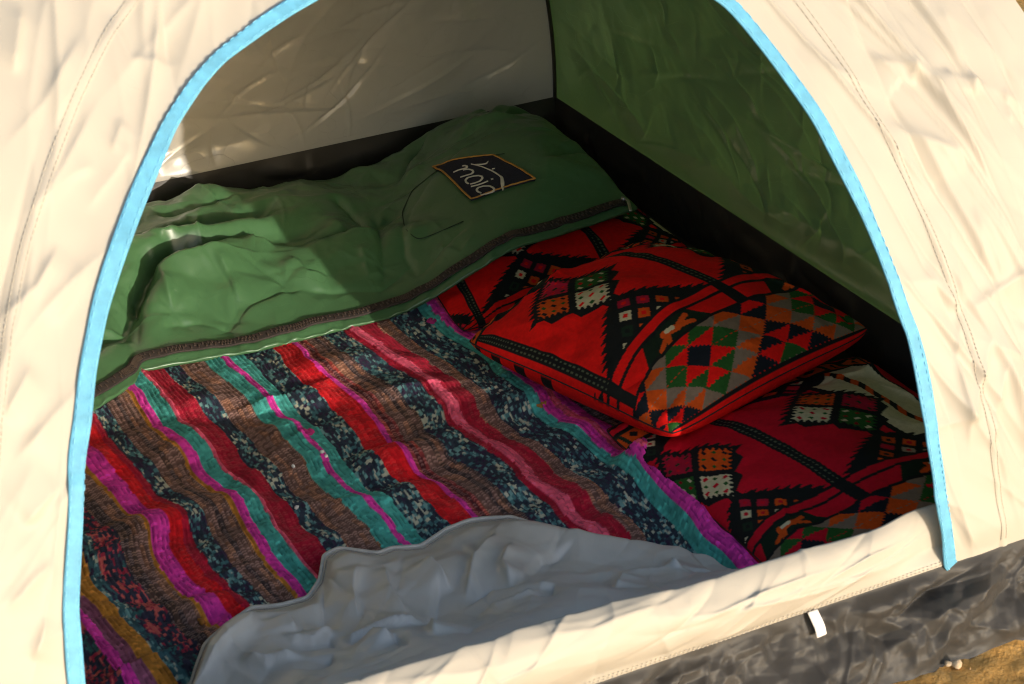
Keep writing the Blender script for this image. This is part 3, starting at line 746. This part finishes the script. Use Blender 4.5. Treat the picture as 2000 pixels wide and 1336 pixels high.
# back one, half under the sleeping bag
cushion('floor_cushion', [(-.50, -.10), (-.05, -.09), (-.075, -.66), (-.60, -.70)], .052, .055,
        lambda u, v: (.165 + (v - 1) * .29 + .05, .275 * u + (.41 - .325) * 1.22 - .035), 'red kilim print cushion lying half under the green sleeping bag', 280, 11,
        tilt=lambda u, v: .012 * (u - 1))
# front one, behind the sill; its shade painted in as darker, bluer reds
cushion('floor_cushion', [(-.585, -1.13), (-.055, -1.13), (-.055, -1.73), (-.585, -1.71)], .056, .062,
        lambda u, v: (.066 + .33 * v + .02 * u, .228 + .27 * u - .055 * (v + .2)), 'red kilim print cushion with shade painted into its reds, lying flat behind the door sill', 320, 12, red=np.array((.58, .005, .020)), crimson=np.array((.40, .008, .035)), swap=True)
# middle one, on top, propped on the front one
cushion('pillow', [(-.655, -.80), (-.205, -.655), (-.085, -1.215), (-.555, -1.315)], .112, .108,
        lambda u, v: (.10 + .26 * v - .055 * np.clip(-v - .5, 0, .5) / .5, .092 + .245 * u), 'plump bright red kilim print pillow propped on top of the other two cushions', 340, 13,
        tilt=lambda u, v: .020 * v + .012 * u, low=.75)

# ------------------------------------------------------------------ sleeping bag
near_px = [(60, 870, .03), (165, 806, .03), (262, 745, .03), (275, 720, .03), (340, 707, .03), (400, 697, .03), (500, 680, .03), (600, 655, .035), (700, 630, .04), (780, 607, .05), (860, 568, .07), (950, 512, .10), (1080, 458, .11), (1160, 432, .11), (1245, 402, .11)]
def gz_edge(x): return .024 + .090 * float(sstep(-.68, -.40, x))
def edge_pt(px, py):
    z = .04
    for _ in range(12):
        p = onz(px, py, z); z = .5 * z + .5 * (gz_edge(p[0]) + .004)
    return onz(px, py, z)
NE = np.array([edge_pt(p[0], p[1]) for p in near_px]); NE = np.r_[[[-1.96, -.60, .03]], NE]; NE = smooth_poly(NE, 400, 3)
BE = smooth_poly([(-1.96, -.03, .05), (-.9, -.035, .05), (-.5, -.05, .06), (-.2, -.075, .08), (-.118, -.10, .1)], 400, 2)
nu, nv = 560, 240
q = np.linspace(0, 1, nu); v_ = np.linspace(0, 1, nv)[:, None]
N0 = np.stack([np.interp(q, np.linspace(0, 1, 400), NE[:, k]) for k in range(3)], 1); B0 = np.stack([np.interp(q, np.linspace(0, 1, 400), BE[:, k]) for k in range(3)], 1)
xx = N0[None, :, 0] * (1 - v_) + B0[None, :, 0] * v_; yy = N0[None, :, 1] * (1 - v_) + B0[None, :, 1] * v_
def poly_d(px, z):
    return np.array([onz(x, y, z)[:2] for x, y in px])
V1 = poly_d([(120, 500), (233, 497), (296, 491), (345, 477), (398, 469), (450, 455), (520, 440), (590, 409), (660, 375)], .09)
V2 = poly_d([(120, 700), (190, 645), (247, 626), (275, 591), (310, 549), (352, 525), (415, 511), (468, 497), (555, 479), (640, 460)], .08)
bag_folds = [[(400, 608), (443, 593), (485, 565), (555, 540), (620, 528)], [(310, 610), (338, 600), (390, 590), (447, 593), (480, 600)], [(464, 670), (461, 617), (447, 585)], [(254, 545), (272, 596), (262, 640)], [(500, 490), (544, 481), (672, 466), (738, 435), (789, 404)], [(650, 395), (672, 404), (738, 440)],
             [(925, 250), (945, 280), (969, 302)], [(960, 308), (1000, 285), (1060, 262)], [(738, 430), (745, 480), (748, 525)], [(560, 538), (640, 530), (743, 522), (815, 488)], [(880, 400), (930, 430), (960, 470)], [(620, 590), (680, 560), (760, 555)], [(1060, 400), (1110, 370), (1180, 350)], [(840, 300), (800, 330), (770, 370)], [(300, 440), (380, 430), (470, 405)], [(640, 610), (690, 590), (720, 560)]]
bag_ridges = [[(338, 607), (345, 645), (359, 668), (405, 684)], [(342, 596), (317, 560), (300, 535)], [(338, 607), (317, 660), (292, 690)], [(555, 605), (601, 582), (630, 560)], [(530, 560), (540, 598), (556, 612)], [(560, 500), (600, 520), (640, 515)], [(240, 500), (320, 505), (360, 495)], [(480, 470), (500, 490), (540, 490)], [(700, 480), (720, 510), (760, 500)], [(230, 700), (260, 690), (300, 650)], [(420, 530), (450, 545), (470, 570)], [(850, 480), (900, 500), (930, 480)]]
def bag_height(xx, yy, vv):
    over = sstep(-.80, -.52, xx)
    h = .058 + .062 * over
    for Vp, am in ((V1, .034), (V2, .026)):
        d = dist_signed(xx, yy, Vp) + .006 * vnoise(xx * 11, yy * 11, 4)
        fade = 1 - sstep(-.92, -.62, xx)
        h = h + fade * (am * np.exp(-((d + .045) / .038) ** 2) - .036 * np.exp(-((d - .014) / .020) ** 2))
    h = h + .016 * fbm(xx * 3.2, yy * 5.5, 61, 3) * (1 - .5 * over) + .011 * fbm(xx * 7 + 2, yy * 10, 66, 2) + .012 * crumple(xx, yy, 8, 68, .35) + .0040 * crumple(xx, yy, 19, 69, .35)
    h = h + creases(xx, yy, 34, 62, (-1.4, -.1, -.58, -.05), .10, .008, .012, (-30, 40)) * (1 - .5 * over)
    h = h + creases(xx, yy, 24, 63, (-1.4, -.1, -.58, -.05), .06, .006, .009, (50, 130)) * (1 - .5 * over)
    h = h + creases(xx, yy, 60, 64, (-1.3, -.1, -.58, -.05), .05, .003, .0040, (0, 180))
    for (px, py, am) in ((338, 600, .012), (447, 593, .010), (555, 540, .008), (738, 435, .010), (969, 302, .010)):
        c = onz(px, py, .08); r = np.hypot(xx - c[0], yy - c[1]); an = np.arctan2(yy - c[1], xx - c[0])
        h = h - am * np.exp(-(r / .020) ** 1.2) + am * .25 * np.sin(an * 6 + px) * np.exp(-((r - .03) / .02) ** 2)
    for k_, fp in enumerate(bag_folds):
        h = h - .017 * fold_lines(xx, yy, [tuple(onz(x, y, .09)[:2]) for x, y in fp], .006, .024, 1 if k_ % 2 else -1)
    for k_, fp in enumerate(bag_ridges):
        h = h + .014 * fold_lines(xx, yy, [tuple(onz(x, y, .09)[:2]) for x, y in fp], .006, .022, 1 if k_ % 2 else -1)
    h = h + .040 * sstep(.35, .95, vv) * (1 - over)
    # quilting seam that curves round the badge
    qd = np.abs(dist_signed(xx, yy, QS)); h = h - .010 * np.exp(-(qd / .010)) 
    return h
qs_px = [(985, 300), (900, 312), (850, 335), (805, 372), (785, 415), (790, 445), (815, 470), (860, 452), (905, 432)]
QS = poly_d(qs_px, .13)
vv = v_ + 0 * xx
h = bag_height(xx, yy, vv)
endr = np.clip((1 - q) / .05, 0, 1)[None, :]
prof = (.10 * sstep(0, .03, vv) + .90 * sstep(.015, .38, vv)) * np.sqrt(np.clip(1 - (1 - np.clip((1 - vv) / .10, 0, 1)) ** 2, 0, 1)) * (.25 + .75 * np.sqrt(np.clip(1 - (1 - endr) ** 2, 0, 1)))
shf = .17 * sstep(0, .8, vv)
ground_z = .024 + .090 * sstep(-.68, -.40, xx - shf)
hem = .0035 * vnoise(xx * 55, vv * 14, 3) * (1 - sstep(.02, .10, vv))
zz = ground_z + .002 + hem + np.maximum(h - .062 * sstep(-.80, -.52, xx), .016) * prof
bc = onz(945, 350, .15); rr_ = np.hypot(xx - bc[0], yy - bc[1]); m_ = rr_ < .14
A_ = np.stack([xx[m_], yy[m_], np.ones(m_.sum())], 1); cf = np.linalg.lstsq(A_, zz[m_], rcond=None)[0]
wt_ = np.exp(-(rr_ / .155) ** 6); zz = zz * (1 - wt_) + (cf[0] * xx + cf[1] * yy + cf[2] + .12 * (zz - (cf[0] * xx + cf[1] * yy + cf[2]))) * wt_
BAG = np.stack([xx, yy, zz], -1)
bag = empty('sleeping_bag', (-1.0, -.3, .02), 'rumpled shiny green sleeping bag spread along the back wall of the tent', 'sleeping bag')
BB = BAG.copy(); BB[..., 2] = np.minimum(BAG[..., 2] - .003, ground_z - .004); BB[..., 2] = np.maximum(BB[..., 2], .014)
# underside keeps clear of what it lies on
ids = np.arange(nv * nu).reshape(nv, nu)
skirt = []
loop = np.r_[ids[0, :], ids[1:, -1], ids[-1, -2::-1], ids[-2:0, -1 * nu] if False else ids[-2:0:-1, 0]]
for a, b in zip(loop, np.r_[loop[1:], loop[:1]]): skirt.append((a, a + nv * nu, b + nv * nu, b))
mesh_from('shell', np.r_[BAG.reshape(-1, 3), BB.reshape(-1, 3)], np.r_[quads(nv, nu), quads(nv, nu, nv * nu, True), np.array(skirt)].astype(np.int32), M['shell'], bag)
BGX, BGY, BGZ = (np.ascontiguousarray(BAG[::2, ::2, k]).ravel() for k in range(3))
def bagz(x, y):
    d = (BGX - x) ** 2 + (BGY - y) ** 2
    k = np.argpartition(d, 4)[:4]; wt = 1 / (d[k] + 1e-7)
    return float((BGZ[k] * wt).sum() / wt.sum())
def onbag(px, py, lift=0.0):
    r = ray(px, py); zz_ = np.linspace(.30, .02, 57)
    prev = None
    for z in zz_:
        p = CAM + r * ((z - CAM[2]) / r[2]); g = z - bagz(p[0], p[1]) - lift
        if g <= 0:
            if prev is not None: z = z + (.005 * -g / (prev - g) if prev > g else 0)
            break
        prev = g
    return CAM + r * ((z - CAM[2]) / r[2])
# zip along the near edge: tape, teeth, pull
row = 26
zp = smooth_poly(BAG[11, 40:-6], 330, 4); zp2 = smooth_poly(BAG[26, 40:-6], 330, 4)
side = zp2 - zp; side /= np.linalg.norm(side, axis=1)[:, None]; tg = np.gradient(zp, axis=0); tg /= np.linalg.norm(tg, axis=1)[:, None]
nrm = np.cross(tg, side); nrm[nrm[:, 2] < 0] *= -1
for _ in range(8): nrm[1:-1] = (nrm[:-2] + nrm[1:-1] + nrm[2:]) / 3
nrm /= np.linalg.norm(nrm, axis=1)[:, None]
zc_ = zp + nrm * .004
V, Fc = sweep(zc_, nrm, roundsec(.020, .0045, 3)); zipper = mesh_from('zipper', V, Fc, M['ziptape'], bag)
lst = []
zd = resample(np.c_[zc_, nrm], 420)
for k in range(2, 418):
    c, n = zd[k, :3], zd[k, 3:]; t_ = zd[k + 1, :3] - zd[k - 1, :3]; t_ /= np.linalg.norm(t_); s2 = np.cross(t_, n); c = c + n * .0030
    for o_ in ((-.0032, .0006) if k % 2 else (.0032, -.0006)),:
        cc = c + s2 * o_[0]
        vv8 = [cc + s2 * a * .0030 + t_ * b * .0011 + n * e_ * .0012 for e_ in (-1, 1) for a, b in ((-1, -1), (1, -1), (1, 1), (-1, 1))]
        lst.append((vv8, [(0, 3, 2, 1), (4, 5, 6, 7), (0, 1, 5, 4), (1, 2, 6, 5), (2, 3, 7, 6), (3, 0, 4, 7)]))
V, Fc = joined(lst); tag(mesh_from('zipper_teeth', V, Fc, M['zipteeth'], zipper, smooth=False), kind='stuff')
pe = zc_[-1]
pts = np.array([pe + np.array([0, .0, .008]), pe + np.array([.002, -.008, .008]), pe + np.array([-.002, -.02, .003]), pe + np.array([-.006, -.032, -.004])])
V, Fc = joined([sweep(smooth_poly(pts, 10, 1), (0, 0, 1), roundsec(.006, .002, 2)), blob(pe + np.array([0, .002, .006]), .006, 3, .7)])
mesh_from('zip_pull', V, Fc, M['steel'], bag)
# quilting seam thread
def strokes(name, polys, width, mat, parent, lift, conv, hgt=.0014):
    lst = []
    for pl, wd in polys:
        pl = np.array(pl, float); pts = np.array([onbag(*conv(x, y), lift) for x, y in resample(pl, max(6, int(len(pl) * 4)))])
        pts = smooth_poly(pts, len(pts) * 2, 2)
        lst.append(sweep(pts, (0, 0, 1), roundsec(width * wd, hgt, 2)))
    V, Fc = joined(lst); return mesh_from(name, V, Fc, mat, parent)
idc = lambda x, y: (x, y)
strokes('quilt_seam', [(qs_px, 1)], .0022, M['gstitch'], bag, .001, idc)
# badge: navy patch, orange border, the word and the swoosh above it
zc2 = lambda x, y: (800 + x / 6.667, 280 + y / 6.667)
cpx = [(305, 335), (1090, 185), (1635, 495), (800, 755)]
cw = np.array([onbag(*zc2(*c), .0) for c in cpx]); n = 26
s, t = np.meshgrid(np.linspace(0, 1, n), np.linspace(0, 1, n))
PW = cw[0] * ((1 - s) * (1 - t))[..., None] + cw[1] * (s * (1 - t))[..., None] + cw[2] * (s * t)[..., None] + cw[3] * ((1 - s) * t)[..., None]
PZ = np.array([[bagz(p[0], p[1]) for p in rw] for rw in PW])
for _ in range(3): PZ[1:-1, 1:-1] = (PZ[:-2, 1:-1] + PZ[2:, 1:-1] + PZ[1:-1, :-2] + PZ[1:-1, 2:] + 2 * PZ[1:-1, 1:-1]) / 6
PT = PW.copy(); PT[..., 2] = PZ + .005; PBm = PW.copy(); PBm[..., 2] = PZ + .001
idp = np.arange(n * n).reshape(n, n); lp = np.r_[idp[0, :], idp[1:, -1], idp[-1, -2::-1], idp[-2:0:-1, 0]]
sk = [(a, a + n * n, b + n * n, b) for a, b in zip(lp, np.r_[lp[1:], lp[:1]])]
badge = mesh_from('badge', np.r_[PT.reshape(-1, 3), PBm.reshape(-1, 3)], np.r_[quads(n, n), quads(n, n, n * n, True), np.array(sk)].astype(np.int32), M['patch'], bag)
def patchz(x, y):
    d = (PT[..., 0] - x) ** 2 + (PT[..., 1] - y) ** 2; k = np.argsort(d.ravel())[:4]; wt = 1 / (d.ravel()[k] + 1e-8)
    return float((PT[..., 2].ravel()[k] * wt).sum() / wt.sum())
def onpatch(px, py):
    z = float(PT[..., 2].mean())
    for _ in range(6):
        p = onz(px, py, z); z = .5 * z + .5 * (patchz(p[0], p[1]) + .0012)
    return onz(px, py, z)
def pstroke(name, polys, mat):
    lst = []
    for pl, wd in polys:
        pts = np.array([onpatch(*zc2(x, y)) for x, y in resample(np.array(pl, float), len(pl) * 4)])
        pts = smooth_poly(pts, len(pts) * 2, 2)
        m = len(pts); ws = wd if isinstance(wd, (tuple, list)) else (wd, wd)
        V, Fc = sweep(pts, (0, 0, 1), roundsec(1.0, .002, 2)); V = np.array(V).reshape(m, -1, 3)
        wk = np.interp(np.linspace(0, 1, m), np.linspace(0, 1, len(ws)), ws)
        ctr = pts[:, None, :]; off = V - ctr; hz = off[..., 2:3].copy(); off = off * wk[:, None, None]; off[..., 2:3] = hz
        lst.append(((ctr + off).reshape(-1, 3), Fc))
    V, Fc = joined(lst); return mesh_from(name, V, Fc, mat, badge)
lst = []
for e_, wd in ((PT[0], .0032), (PT[:, -1], .0042), (PT[-1, ::-1], .0028), (PT[::-1, 0], .0042)):
    lst.append(sweep(e_ + np.array([0, 0, .0008]), (0, 0, 1), roundsec(wd, .0024, 2)))
V, Fc = joined(lst); mesh_from('border', V, Fc, M['thread_o'], badge)
LW = .0042
pstroke('lettering', [
    ([(570, 375), (640, 345), (740, 320), (752, 300), (725, 288), (690, 292)], LW), ([(700, 345), (760, 335), (815, 345), (832, 370), (810, 395), (740, 415), (660, 440)], LW),
    ([(940, 430), (900, 418), (830, 425), (760, 445), (728, 475), (735, 505), (765, 525)], LW), ([(940, 430), (950, 455), (915, 490), (850, 515), (790, 530)], LW),
    ([(1020, 490), (960, 515), (890, 540), (800, 562)], LW), ([(1060, 468), (1090, 460)], .0058),
    ([(1085, 575), (1040, 553), (960, 555), (895, 575), (870, 605), (890, 630), (930, 645)], LW), ([(1085, 575), (1108, 600), (1080, 632), (1010, 655), (925, 672)], LW)], M['thread_w'])
pstroke('swoosh', [([(800, 268), (870, 283), (940, 302), (1010, 330), (1080, 360), (1130, 390), (1165, 415), (1200, 440), (1208, 500), (1212, 560), (1215, 615)], (.0012, .0016, .0018, .002, .0032, .0035, .003, .006, .0075, .006, .001)),
                   ([(850, 275), (940, 272), (1000, 262), (1025, 232)], (.001, .003, .0045, .0012)), ([(1075, 332), (1110, 326)], .003)], M['thread_w'])

# ------------------------------------------------------------------ stones on the sand
for k, (px, py, r, lb) in enumerate([(1868, 1300, .008, 'small pale stone on the sand beside the black skirt'), (1690, 1334, .011, 'pale stone at the bottom edge where the skirt meets the sand'), (1852, 1299, .005, 'tiny tan pebble just left of the small pale stone')]):
    p = onz(px, py, -.005); V, Fc = blob((p[0], p[1], -.003), r, k, .75)
    tag(mesh_from('stone', V, Fc, M['stone'], None), lb, 'stone', 'stones on the sand')
rn = random.Random(2); lst = []
for k in range(170):
    x, y = rn.uniform(-.9, .3), rn.uniform(-2.4, -1.88); lst.append(blob((x, y, -.008), rn.choice((.002, .003, .003, .005)), k, .8, 1))
V, Fc = joined(lst); tag(mesh_from('gravel', V, Fc, plain('gravel_tan', (.36, .22, .10), .95), None, smooth=False), 'fine tan grit scattered over the orange sand', 'gravel', kind='stuff')
